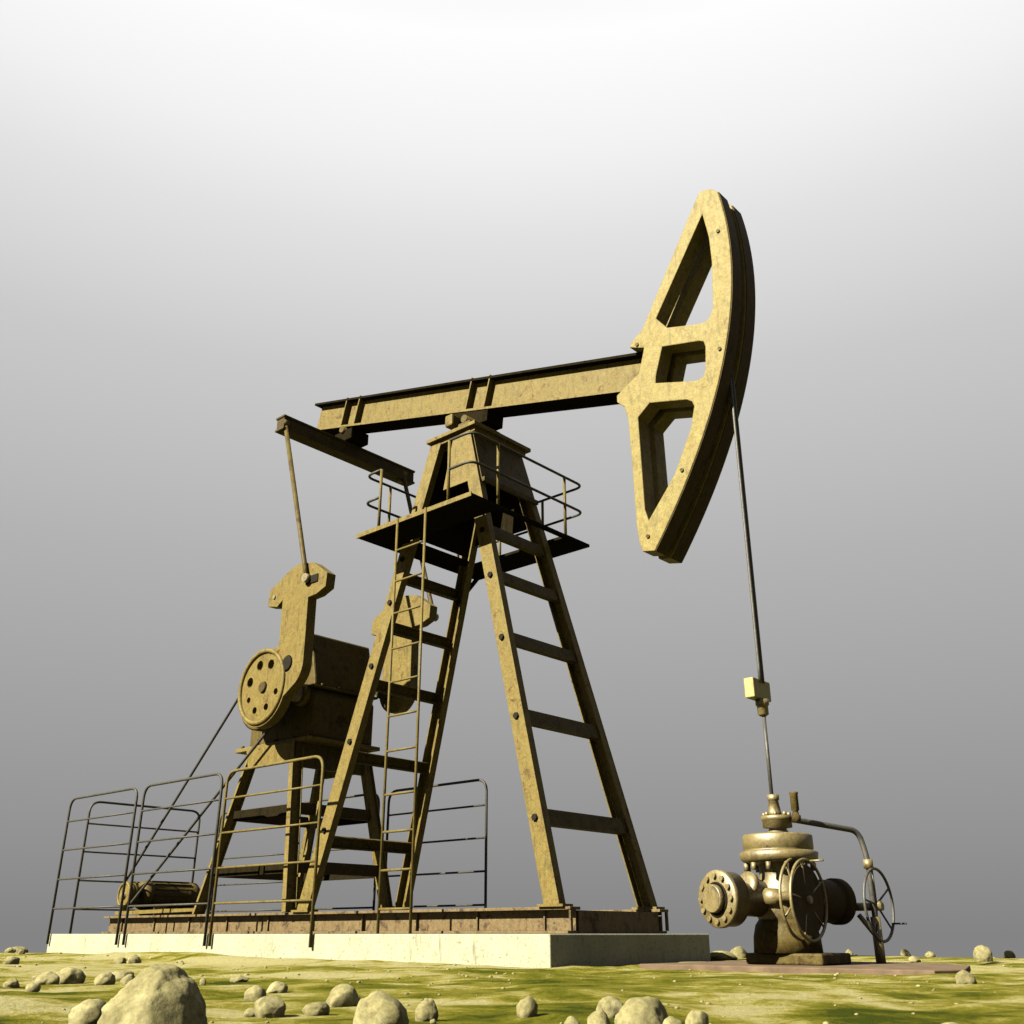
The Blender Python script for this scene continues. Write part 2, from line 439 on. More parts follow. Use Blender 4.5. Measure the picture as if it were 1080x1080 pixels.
def pipe_path(pts, rad, n=6):
    """polyline with rounded inner corners"""
    pts = [Vector(p) for p in pts]; out = [pts[0]]
    for a, b, c in zip(pts, pts[1:], pts[2:]):
        u, v = (a-b).normalized(), (c-b).normalized(); p, q = b+u*rad, b+v*rad
        for k in range(n+1):
            t = k/n; out.append(p*(1-t)**2 + b*2*t*(1-t) + q*t*t)
    out.append(pts[-1]); return out
TZ, MZ = 6.97, 6.48
rx0, rx1, ry0, ry1 = -11.74, -9.30, 9.55, 12.26
hr = MB()
for z in (TZ, MZ):
    hr.tube(pipe_path([(-9.78, ry0, z-.0), (rx1, ry0, z), (rx1, ry1, z), (rx0, ry1, z), (rx0, ry0, z), (-11.34, ry0, z)], .17), .022, 8)
rail = hr.build('guard_rail', 'rail_dimmed', platform)
for (x, y) in ((-9.78, ry0), (-11.34, ry0), (rx1, 10.13), (rx1, 11.75), (rx0, 10.1), (rx0, 11.75), (-10.2, ry1), (-11.2, ry1), (-9.7, ry1)):
    MB().tube([(x, y, PZ+.05), (x, y, TZ)], .024, 8).build('post', 'rail', platform)

# ladder from the pad up to the platform
lad = MB()
for x in (-10.72, -10.10):
    lad.tube([(x, 9.40, .0), (x, 9.40, PZ+.02)], .020, 8)
ladder = lad.build('ladder', 'rail', PJ)
for z in (.30, .78, 1.27, 1.76, 2.35, 2.84, 3.33, 3.82, 4.36, 4.86, 5.36):
    MB().tube([(-10.72, 9.40, z), (-10.10, 9.40, z)], .017, 8).build('rung', 'rail', ladder)

# walking beam: a sloping I beam
BA = Vector((-15.02, YC, 9.72)); BB = Vector((-6.75, YC, 7.555))
bd = (BB-BA).normalized(); bn = Vector((-bd.z, 0, bd.x))
beam = MB()
beam.bar(BA, BB, .03, .53, (0,1,0))
beam_o = beam.build('walking_beam', 'paint', PJ, bevel=.005)
for e in (-1, 1):
    MB().bar(BA+bn*e*.287, BB+bn*e*.287, .40, .045, (0,1,0)).build('flange', 'shade_black', beam_o, bevel=.004)  # flanges blackened: the shade under the beam is painted in
    for sy in (-1, 1):
        if e < 0: MB().bar(BA-bn*.287+Vector((0,sy*.208,0)), BB-bn*.287+Vector((0,sy*.208,0)), .014, .04, (0,1,0)).build('edge_strip', 'paint', beam_o)
# the web's outer skin: cheek plates that make the lit face
for sy in (-1, 1):
    MB().bar(BA+bd*.12+Vector((0, sy*.062, 0)), BB+Vector((0, sy*.062, 0)), .025, .525, (0,1,0)).build('cheek_plate', 'paint', beam_o)
def on_beam(x): return BA + bd*((x-BA.x)/bd.x)
for x in (-13.98, -13.58, -10.55, -10.12):
    for sy in (-1, 1):
        c = on_beam(x)+Vector((0, sy*.135, 0))
        MB().bar(c-bn*.262, c+bn*.262, .12, .025, (0,1,0)).build('stiffener', 'paint', beam_o)
# the lugs of the four stiffener pairs above the top flange
for x in (-10.55, -10.12, -13.98, -13.58):
    c = on_beam(x)+bn*.312; MB().bar(c+Vector((0,-.2,0)), c+Vector((0,.2,0)), .025, .035, tuple(bd)).build('lug', 'paint_dark', beam_o)
# centre bearing on the tower
cb = MB()
cb.box(-10.85, -10.02, YC-.50, YC+.50, 7.641, 7.72)
for sy in (-1, 1):
    cb.box(-10.56, -10.28, YC+sy*.36-.06, YC+sy*.36+.06, 7.721, 7.90)
cbo = cb.build('bearing_housing', 'paint_dark', PJ, bevel=.02)
MB().cyl((-10.42, YC-.42, 7.96), (-10.42, YC+.42, 7.96), .07).build('pivot_shaft', 'paint_dark', cbo)
pc = on_beam(-10.42)-bn*.31
MB().hexa([(-10.75, YC-.2, 7.94), (-10.1, YC-.2, 7.90), (-10.1, YC+.2, 7.90), (-10.75, YC+.2, 7.94)],
          [tuple(on_beam(-10.80)-bn*.312+Vector((0,-.2,0))), tuple(on_beam(-10.0)-bn*.312+Vector((0,-.2,0))),
           tuple(on_beam(-10.0)-bn*.312+Vector((0,.2,0))), tuple(on_beam(-10.80)-bn*.312+Vector((0,.2,0)))]).build('saddle', 'shade_black', cbo, bevel=.01)
MB().box(-10.88, -10.70, YC-.42, YC-.22, 7.95, 8.17).build('saddle_lug', 'paint', cbo, bevel=.03)

# horse head: two cheek plates with a grooved arc between them
def ax(z):
    t = z-7.4; return -.001*t**3 - .0885*t*t + .2705*t - 5.52
zs = [4.72 + (9.93-4.72)*k/40 for k in range(41)]
outer = [(ax(z), z) for z in zs]
outline = outer + [(-5.50, 10.03), (-5.66, 10.10), (-5.74, 10.07), (-6.86, 8.19), (-7.05, 8.07), (-7.09, 7.99), (-6.84, 7.88),
                   (-6.95, 7.50), (-7.36, 7.28), (-7.36, 7.17), (-7.24, 7.05), (-7.18, 6.82), (-7.15, 6.0), (-7.13, 5.17), (-7.10, 4.90), (-7.06, 4.76)]
w1 = [(-5.70, 9.68), (-5.63, 9.23), (-5.62, 8.80), (-5.64, 8.49), (-5.67, 8.05), (-5.72, 7.93), (-5.80, 7.87), (-5.93, 7.89), (-6.43, 8.05), (-6.60, 8.28)]
w2 = [(-6.53, 7.77), (-5.93, 7.61), (-5.86, 7.57), (-5.84, 7.48), (-5.87, 7.12), (-5.92, 7.03), (-6.02, 7.01), (-6.68, 7.23), (-6.67, 7.33)]
w3 = [(-7.01, 6.79), (-6.80, 6.95), (-6.20, 6.78), (-6.12, 6.72), (-6.09, 6.64), (-6.17, 6.32), (-6.47, 5.73), (-6.93, 5.18), (-6.98, 5.35)]
hh = thing('horse_head', (-6.5, YC, 7.3), '', ''); del hh['label']; del hh['category']
hh.parent = PJ; hh.location = Vector((-6.5, YC, 7.3)) - Vector(PJ.location)
for (y0, y1) in ((10.58, 10.848), (10.972, 11.24)):
    MB().plate(outline, y0, y1, (w1, w2, w3)).build('cheek_plate', 'paint_head', hh, bevel=.012)
    strip = [(ax(z)+.002, z) for z in zs] + [(ax(z)+.014, z) for z in reversed(zs)]  # added thin dark strips: shade of the arc faces put into colour
    MB().plate(strip, y0+.012, y1-.012).build('arc_shade_strip', 'iron_dark', hh)
groove = [(ax(z)-.335, z-.02) for z in zs[1:-1]] + [(ax(z)-.36, z-.02) for z in reversed(zs[1:-1])]
MB().plate(groove, 10.849, 10.971).build('arc_plate', 'grease', hh)
for p in ((-5.47, 9.25), (-5.62, 7.35), (-6.35, 5.75), (-6.95, 4.95), (-6.95, 7.98)):
    MB().cyl((p[0], 10.579, p[1]), (p[0], 10.560, p[1]), .028, n=10).build('bolt', 'paint_dark', hh)
# the beam end boxed between the cheeks
MB().box(-6.92, -6.70, 10.849, 10.971, 7.05, 8.0).build('spacer', 'paint_dark', hh)

# equaliser cross beam under the rear end
eq = MB(); eq.box(-14.10, -13.84, 9.27, 12.55, 8.50, 8.54); eq.box(-14.10, -13.84, 9.27, 12.55, 8.75, 8.79)
eq.box(-14.08, -13.86, 9.29, 12.53, 8.541, 8.749)
eqo = eq.build('equalizer_beam', 'iron_dark', PJ, bevel=.005)
MB().box(-14.18, -13.66, YC-.22, YC+.22, 8.791, 9.02).build('tail_bearing', 'shade_black', eqo, bevel=.02)
c = on_beam(-13.92)-bn*.32
MB().cyl((-13.92, YC-.26, 9.05), (-13.92, YC+.24, 9.05), .07).build('pin', 'paint_dark', eqo)

# cranks with their counterweights, pitman rods
body = ([(-12.77, 5.67), (-12.38, 5.40), (-12.40, 5.17), (-12.63, 5.09), (-12.84, 5.08), (-12.83, 4.30)]
        + arc(-13.25, 4.02, .42, 5, -62, 8)
        + arc(-13.90, 3.76, .665, -22, -258, 34) + [(-13.62, 4.36), (-13.53, 4.40), (-13.54, 5.18), (-13.68, 5.09), (-13.96, 5.15), (-13.93, 5.43), (-13.39, 5.69), (-13.14, 5.74)])
disc_holes = [arc(x, z, r, 0, -330, 11) for x, z, r in ((-14.01, 4.13, .085), (-13.70, 4.10, .085), (-14.25, 3.88, .085), (-13.50, 3.62, .055),
              (-14.24, 3.58, .05), (-14.04, 3.38, .06), (-13.73, 3.40, .06))]
for k, (yf, s) in enumerate(((9.40, 1), (11.90, -1))):
    ya, yb = sorted((yf, yf+s*.18))
    if k == 0: cr = MB().plate(body, ya, yb, disc_holes)
    else: cr = MB().plate([(-12.77, 5.67), (-12.38, 5.40), (-12.40, 5.17), (-12.63, 5.09), (-12.84, 5.08), (-12.83, 4.30)] + arc(-13.23, 4.0, .41, 10, -190, 22)
                          + [(-13.58, 4.36), (-13.54, 5.18), (-13.68, 5.09), (-13.96, 5.15), (-13.93, 5.43), (-13.39, 5.69), (-13.14, 5.74)], ya, yb)
    cr = cr.build('crank', 'paint', PJ, bevel=.02)
    yo = yf-s*.001
    if k == 0: MB().ring((-13.90, yf-s*.004, 3.76), (0,1,0), .60, .040, 48, 8).build('rim', 'paint', cr)
    MB().cyl((-13.25, yo, 4.04), (-13.25, yo-s*.02, 4.04), .14, .10).build('bolt', 'grease', cr)
    if k == 0: MB().cyl((-13.85, yo, 3.74), (-13.85, yo-s*.04, 3.74), .10, .08).build('shaft_cap', 'iron_dark', cr)
    MB().box(-12.92, -12.60, *sorted((yo, yo-s*.02)), 5.30, 5.44).build('pin_slot', 'grease', cr, bevel=.01)
    MB().cyl((-13.78, yo, 5.28), (-13.78, yo-s*.02, 5.28), .035, n=10).build('bolt', 'brass', cr)
    py = yf-s*.045 if k == 0 else 12.28
    if k: MB().cyl((-12.86, 11.90, 5.40), (-12.86, 12.34, 5.40), .06).build('crank_pin', 'brass', cr)
    pit = MB().tube([(-13.90, py, 8.62), (-12.93, py, 5.62), (-12.86, py, 5.42)], .042, 12).build('pitman_rod', 'paint_dark', PJ)
    MB().cyl((-13.95, py-.06, 8.66), (-13.95, py+.06, 8.66), .10).build('upper_eye', 'paint', pit)
    MB().box(-13.99, -13.89, *sorted((py, py+s*.10)), 8.45, 8.78).build('hanger_lug', 'paint', pit, bevel=.01)
    MB().cyl((-12.86, py-.05, 5.40), (-12.86, py+.05, 5.40), .075).build('lower_eye', 'brass', pit)

# gear reducer
gb = MB()
gb.plate([(-15.35, 3.02), (-13.58, 3.02), (-13.58, 3.72), (-13.66, 3.86), (-15.20, 3.86), (-15.35, 3.60)], 10.235, 11.585)
gear = gb.build('gearbox', 'paint_dark', PJ, bevel=.05, seg=3)
MB().plate([(-14.62, 3.90), (-13.60, 3.90), (-13.62, 4.05), (-13.80, 4.84), (-14.62, 4.95)], 10.25, 11.57).build('gearbox_cover', 'paint_dark', gear, bevel=.03)
MB().box(-15.40, -13.56, 10.19, 11.63, 3.861, 3.899).build('split_flange', 'paint_dark', gear, bevel=.008)
MB().box(-15.60, -13.50, 10.13, 11.69, 2.95, 3.018).build('base_flange', 'paint', gear, bevel=.01)
for x in (-15.45, -15.0, -14.5, -14.0, -13.62): bolt((x, 10.18, 3.019), (0,0,1), gear, .035, .045)
for y in (10.4, 10.75, 11.1, 11.45): bolt((-13.60, y, 3.899), (0,0,1), gear, .03, .04)
MB().cyl((-13.85, 9.575, 3.74), (-13.85, 11.60, 3.74), .13).build('crank_shaft', 'brass', gear)
MB().cyl((-13.40, 11.55, 4.0), (-13.40, 11.715, 4.0), .16).build('rear_shaft', 'iron_dark', gear)
MB().cyl((-13.85, 10.10, 3.74), (-13.85, 10.234, 3.74), .18, .20).build('bearing_cap', 'paint', gear)
MB().cyl((-14.52, 9.95, 3.78), (-14.52, 10.30, 3.78), .06).build('input_shaft', 'brass', gear)
# belt pulley on the input shaft, partly behind the crank disc
R1 = .60
pul = MB().lathe((-14.52, 9.80, 3.78), (0,1,0), [(0,R1-.03),(.02,R1),(.06,R1-.03),(.10,R1),(.14,R1-.03),(.18,R1),(.20,R1-.03)], 48).build('driven_pulley', 'paint_dark', PJ)

# pedestal under the gear reducer
ped = thing('pedestal', (-14.6, YC, ST), '', ''); del ped['label']; del ped['category']
ped.parent = PJ; ped.location = Vector((-14.6, YC, ST))-Vector(PJ.location)
def pl(sx, sy, z):
    t = (z-ST)/(2.92-ST)
    x = (-13.36-.50*t) if sx > 0 else (-15.85+.80*t)
    return Vector((x, YC+sy*(1.0-.26*t), z))
for sx in (-1, 1):
    for sy in (-1, 1):
        m = MB(); a, b = pl(sx, sy, ST+.002), pl(sx, sy, 2.945)
        m.bar(a, b, .16, .025, (0,1,0)) if False else None
        q = .05 if sx < 0 else .10
        m.bar(a+Vector((0,sy*.09,0)), b+Vector((0,sy*.09,0)), .02, q, (0,1,0))
        m.bar(a, b, .16, .02, (0,1,0))
        m.bar(a-Vector((0,sy*.09,0)), b-Vector((0,sy*.09,0)), .02, q+.04, (0,1,0))
        m.build('leg', 'paint', ped, bevel=.004)
for z in (.95, 1.85):
    for sy in (-1, 1):
        MB().bar(pl(-1,sy,z)+Vector((.09,0,0)), pl(1,sy,z)+Vector((-.09,0,0)), .06, .16, (0,1,0)).build('cross_member', 'shade_black', ped)
    for sx in (-1, 1):
        MB().bar(pl(sx,-1,z+.02)+Vector((0,.09,0)), pl(sx,1,z+.02)+Vector((0,-.09,0)), .06, .18, (1,0,0)).build('cross_member', 'iron_dark', ped)
MB().plate([(-15.05,2.62),(-13.90,2.62),(-13.90,2.945),(-15.15,2.945)], 10.06, 10.12).build('head_plate', 'paint', ped, bevel=.005)
MB().plate([(-15.05,2.62),(-13.90,2.62),(-13.90,2.945),(-15.15,2.945)], 11.70, 11.76).build('head_plate', 'paint', ped, bevel=.005)
MB().box(-13.86, -13.79, 10.12, 11.70, 2.55, 2.945).build('head_plate', 'paint_dark', ped, bevel=.005)
MB().bar((-13.7, 10.2, ST+.01), (-13.55, 10.5, 2.0), .05, .05).build('brace', 'paint', ped)

# motor with its drive pulley and the belts
mot = MB().lathe((-18.28, 10.15, .66), (0,1,0), [(0,.16),(.03,.24),(.10,.26),(.14,.26),(.16,.24),(1.0,.24),(1.03,.255),(1.12,.25),(1.2,.18)], 32)
motor = mot.build('motor', 'paint_dark', PJ)
for k in range(14):
    t = 2*math.pi*k/14; d = Vector((math.cos(t), 0, math.sin(t)))
    MB().bar(Vector((-18.28,10.34,.66))+d*.25, Vector((-18.28,11.13,.66))+d*.25, .012, .03, tuple(Vector((0,1,0)).cross(d))).build('fin', 'paint_dark', motor)
MB().box(-18.62, -17.94, 10.3, 11.2, ST+.001, .44).build('motor_base', 'paint_dark', motor, bevel=.01)
dp = MB().lathe((-18.28, 9.86, .66), (0,1,0), [(0,.19),(.01,.235),(.03,.20),(.06,.235),(.09,.20),(.12,.235),(.15,.20),(.17,.235),(.18,.19)]).build('drive_pulley', 'paint', motor)
MB().cyl((-18.28, 9.80, .66), (-18.28, 10.16, .66), .05).build('shaft', 'brass', motor)
MB().ring((-18.28, 9.858, .66), (0,1,0), .205, .025).build('rim', 'paint', dp)
MB().bar((-18.6, 9.92, ST+.05), (-15.9, 9.92, ST+.08), .04, .06).build('slide_rail', 'paint', motor)
def belt(y):
    c0, r0, c1, r1 = (-18.28, .66), .24, (-14.52, 3.78), R1+.01
    dx, dz = c1[0]-c0[0], c1[1]-c0[1]; L = math.hypot(dx, dz); a = math.atan2(dz, dx); b = math.asin((r1-r0)/L)
    pts = []
    for k in range(17):     # round the small pulley, far side
        t = a+math.pi/2+b+(math.pi-2*b)*k/16; pts.append((c0[0]+r0*math.cos(t), y, c0[1]+r0*math.sin(t)))
    for k in range(21):
        t = a-math.pi/2-b+(math.pi+2*b)*k/20; pts.append((c1[0]+r1*math.cos(t), y, c1[1]+r1*math.sin(t)))
    pts.append(pts[0])
    return MB().tube(pts, .024, 8, cap=False).build('drive_belt', 'belt', PJ)
belt(9.90)

# ------------------------------------------------------------------ bridle: cables, carrier bar, polished rod
br = thing('rod_hanger', (-5.66, YC, 2.7), 'long grey wire bridle with yellow carrier bar hanging from the horse head', 'bridle')
for dy in (-.035, .035):
    pts = []
    for z in [9.82-k*.12 for k in range(8)]: pts.append((ax(z)-.31, YC+dy, z))
    for z in (8.8, 7.9, 6.9, 6.0, 5.0, 4.0, 3.0, 2.80): pts.append((-5.66, YC+dy, z))
    MB().tube(pts, .020, 8).build('cable', 'cable', br)
MB().box(-5.79, -5.66, 10.70, 11.12, 2.60, 2.84).build('carrier_bar', 'clamp', br, bevel=.012)
MB().lathe((-5.68, YC, 2.40), (0,0,1), [(0,.04),(.02,.065),(.12,.065),(.13,.08),(.198,.08)], 12).build('rod_clamp', 'brass', br)
MB().tube([(-5.675, YC, 2.42), (-5.675, YC, 1.40)], .022, 10).build('polished_rod', 'cable', br)

# ------------------------------------------------------------------ wellhead
WX = -5.66
wh = thing('wellhead', (WX, YC, GZ), 'greasy brown wellhead valve assembly on the brown slab beside the pad', 'wellhead')
MB().lathe((WX, YC, -.19), (0,0,1), [(0,.37),(.16,.36),(.28,.33),(.36,.27)], 32).build('casing_base', 'paint_dark', wh)
MB().box(-6.02, -5.12, 10.60, 11.3, -.304, -.19).build('base_plate', 'paint_dark', wh, bevel=.02)
MB().lathe((WX, YC, .05), (0,0,1), [(0,.20),(.10,.29),(.30,.33),(.42,.27),(.55,.235),(.66,.235),(.69,.27),(.72,.28)], 32).build('body', 'brass', wh)
MB().lathe((WX, YC, .72), (0,0,1), [(0,.20),(.012,.36),(.05,.425),(.125,.435),(.14,.40),(.15,.37),(.165,.39),(.30,.39),(.32,.375),(.322,.20)], 48).build('lower_flange', 'brass', wh)
for k in range(12):
    t = 2*math.pi*(k+.3)/12
    x, y = WX+.375*math.cos(t), YC+.375*math.sin(t)
    MB().cyl((x, y, .655), (x, y, .735), .030, n=6).build('bolt', 'brass', wh)
MB().lathe((WX+.02, YC, 1.045), (0,0,1), [(0,.14),(.05,.10),(.07,.10),(.075,.165),(.15,.165),(.155,.175),(.20,.175),(.205,.10)], 32).build('upper_flange', 'brass', wh)
for k in range(8):
    t = 2*math.pi*(k+.5)/8; x, y = WX+.02+.14*math.cos(t), YC+.14*math.sin(t)
    MB().cyl((x, y, 1.24), (x, y, 1.285), .022, n=6).build('bolt', 'brass', wh)
MB().lathe((WX+.0, YC, 1.25), (0,0,1), [(0,.085),(.04,.075),(.17,.055),(.175,.065),(.19,.068),(.235,.068),(.24,.03)], 20).build('stuffing_box', 'brass', wh)
# side outlet (bolted blind flange towards the viewer) and valve body on the far side
U = Vector((.281, .960, 0)); WC = Vector((-5.75, YC, .35))
WC = WC-U*.05
fl = MB().lathe(WC-U*.84, U, [(0,.16),(.001,.285),(.015,.295),(.06,.295),(.07,.28),(.22,.28),(.25,.21),(.34,.17),(.60,.18)], 40).build('side_flange', 'brass', wh)
MB().lathe(WC-U*.92, U, [(0,.135),(.01,.145),(.079,.145)], 32).build('blind_cap', 'brass', fl)
MB().ring(WC-U*.845, U, .160, .012, 32, 6).build('seal_groove', 'grease', fl)
W_ = U.cross(Vector((0,0,1)))
for k in range(12):
    t = 2*math.pi*k/12; c = WC-U*.84+(W_*math.cos(t)+Vector((0,0,1))*math.sin(t))*.232
    MB().cyl(c, c-U*.03, .028, n=6).build('bolt', 'brass', fl)
MB().lathe(WC+U*.0, U, [(0,.20),(.18,.18),(.24,.25),(.32,.25),(.35,.20),(.45,.20),(.60,.235),(.90,.235),(.97,.21),(.98,.255),(1.08,.255),(1.12,.17),(1.28,.08)], 32).build('valve_body', 'iron_dark', wh)
# small neck fitting next to the blind flange
MB().lathe(WC+Vector((-.05,-.22,.08)), Vector((-.25,-.9,.35)), [(0,.13),(.12,.12),(.14,.15),(.20,.15),(.21,.08)], 20).build('plug', 'brass', wh)
MB().lathe(WC+Vector((.04,-.26,.02)), Vector((1,0,0)), [(0,.10),(.16,.09),(.18,.055),(.42,.05)], 16).build('valve_stem', 'brass', wh)
def hand_wheel(c, rad, spokes=4, mat='rail', axis=(1,0,0), handle=None):
    c = Vector(c); hw = MB().ring(c, axis, rad, .017, 44, 8).build('hand_wheel', mat, wh)
    a = Vector((0,1,0)) if abs(axis[0]) > .5 else Vector((1,0,0))
    for k in range(spokes):
        t = math.pi*2*k/spokes+.5; d = a*math.cos(t)+Vector((0,0,1))*math.sin(t)
        MB().tube([c+Vector(axis)*(-.03), c+d*rad], .012, 6).build('spoke', mat, hw)
    MB().cyl(c-Vector(axis)*.06, c+Vector(axis)*.03, .04, n=12).build('hub', 'brass', hw)
    if handle is not None:
        p = c+Vector(handle); MB().tube([p, p+Vector(axis)*.17], .012, 6).build('grip', mat, hw)
hand_wheel((-5.37, 10.70, .35), .41, 4, 'brass')
hand_wheel((-5.26, 10.72, .34), .41, 5, 'brass', handle=(0, .10, .40))
MB().lathe((-5.28, 10.72, .34), (1,0,0), [(0,.36),(.012,.36)], 40).build('guard_disc', 'iron_dark', wh)
MB().cyl((-5.55, 11.98, .29), (-4.98, 11.98, .29), .045).build('valve_stem', 'brass', wh)
hand_wheel((-5.02, 11.98, .31), .39, 5, 'cable', handle=(0, .30, -.20))
pp = pipe_path([(-5.62, YC, 1.20), (-5.55, 11.0, 1.22), (-5.12, 11.9, 1.12), (-5.06, 11.92, .80), (-5.06, 11.92, GZ-.05)], .12)
MB().tube(pp, .034, 10).build('flow_pipe', 'cable', wh)
MB().tube([(-5.06, 11.92, .18), (-5.06, 11.92, GZ-.05)], .055, 12).build('pipe_sleeve', 'brass', wh)
MB().tube([(-5.24, 11.9, .20), (-5.07, 11.9, -.02)], .03, 8).build('drain_pipe', 'brass', wh)
MB().cyl((-5.06, 11.92, .70), (-5.06, 11.92, .80), .055, n=12).build('coupling', 'brass', wh)
MB().lathe((-5.42, 10.95, 1.20), (0,0,1), [(-.03,.05),(.04,.055),(.05,.04),(.09,.03),(.10,.045),(.27,.045),(.28,.05),(.30,.05)], 12).build('bleed_valve', 'paint_dark', wh)

slab = MB()
n = 40
slab_pts = [(-7.0, 9.98), (-3.75, 9.98), (-3.62, 10.4), (-4.05, 11.8), (-4.6, 12.5), (-6.9, 12.5)]
bmv = slab.bm
lo = [bmv.verts.new((x, y, GZ-.15)) for x, y in slab_pts]; hi = [bmv.verts.new((x, y, -.305)) for x, y in slab_pts]
bmv.faces.new(lo[::-1]); bmv.faces.new(hi)
for k in range(len(lo)): bmv.faces.new((lo[k], lo[(k+1)%len(lo)], hi[(k+1)%len(lo)], hi[k]))
tag(slab.build('ground_slab', 'slab', bevel=.01), 'thin reddish brown slab on the ground under the wellhead', 'slab')

# ------------------------------------------------------------------ guard railings round the pad
GR = 'guard railings round the concrete pad'
def railing(name, a, b, z0, label, mat='rail_dimmed', bars=(.43, .94, 1.46, 1.98), top=2.40):
    a, b = Vector(a), Vector(b)
    t = thing(name, (a.x, a.y, z0), label, 'railing', GR)
    p = pipe_path([(a.x,a.y,z0), (a.x,a.y,top), (b.x,b.y,top), (b.x,b.y,z0)], .22, 8)
    MB().tube(p, .023, 10).build('frame', mat, t)
    for z in bars:
        MB().tube([(a.x,a.y,z), (b.x,b.y,z)], .017, 8).build('crossbar', mat, t)
railing('guard_railing', (-19.60, 9.20), (-17.10, 9.20), -.17, 'dark pipe railing at the left end of the pad front, left of the pulley')
railing('guard_railing', (-16.86, 9.20), (-14.44, 9.20), -.17, 'grey pipe guard railing in front of the motor and drive belts')
railing('guard_railing', (-14.30, 9.20), (-11.86, 9.20), -.17, 'yellow pipe guard railing below the round crank disc, in front of the gearbox pedestal', 'rail')
railing('guard_railing', (-19.60, 9.60), (-19.60, 12.04), 0, 'pipe guard railing across the short left end of the pad, behind the motor')
railing('guard_railing', (-19.60, 12.54), (-17.10, 12.54), 0, 'back guard railing behind the motor, at the far left corner of the pad')
railing('guard_railing', (-16.86, 12.54), (-14.44, 12.54), 0, 'back guard railing seen through the legs of the gearbox pedestal')
railing('guard_railing', (-14.17, 12.54), (-11.73, 12.54), 0, 'back guard railing seen between the ladder and the middle of the tower')

# ------------------------------------------------------------------ stones
def stone(x, y, w, h, label, seed, sink=.18, squash=.85, sub=3, big=False):
    rnd = random.Random(seed); bm = bmesh.new()
    bmesh.ops.create_icosphere(bm, subdivisions=sub, radius=1)
    o = Vector((rnd.random()*40, rnd.random()*40, rnd.random()*40))
    ang = rnd.random()*6.28
    planes = [(Vector((rnd.uniform(-1,1), rnd.uniform(-1,1), rnd.uniform(-.2,1))).normalized(), rnd.uniform(.72,.92)) for _ in range(6)]
    if big: planes = [(Vector((-.62,-.35,.70)).normalized(), .80), (Vector((.2,-.9,.35)).normalized(), .86), (Vector((.9,.2,.3)).normalized(), .88)]
    for v in bm.verts:
        d = v.co.normalized(); r = 1+.24*noise.noise(d*1.1+o)+.10*noise.noise(d*2.9+o)+.045*noise.noise(d*7+o)+(.02*noise.noise(d*19+o) if sub > 3 else 0)
        p = d*r
        for n_, q in planes:
            e = p.dot(n_)-q
            if e > 0: p -= n_*e*.7
        v.co = p
    zt = h/(1.72)*1.15
    bmesh.ops.scale(bm, vec=(w/2*1.08, w/2*squash, zt), verts=bm.verts)
    bmesh.ops.rotate(bm, cent=(0,0,0), matrix=Matrix.Rotation(ang*.12+R(41), 3, 'Z'), verts=bm.verts)
    for f in bm.faces: f.smooth = True
    me = bpy.data.meshes.new('stone'); bm.to_mesh(me); bm.free(); me.materials.append(M['rock'])
    ob = bpy.data.objects.new('stone', me); COL.objects.link(ob)
    ob.location = (x, y, ground_h(x, y)+zt*(.55-sink*.5))
    tag(ob, label, 'stone', 'stones scattered on the ground')
FW = Vector((-math.sin(R(41.67)), math.cos(R(41.67))))
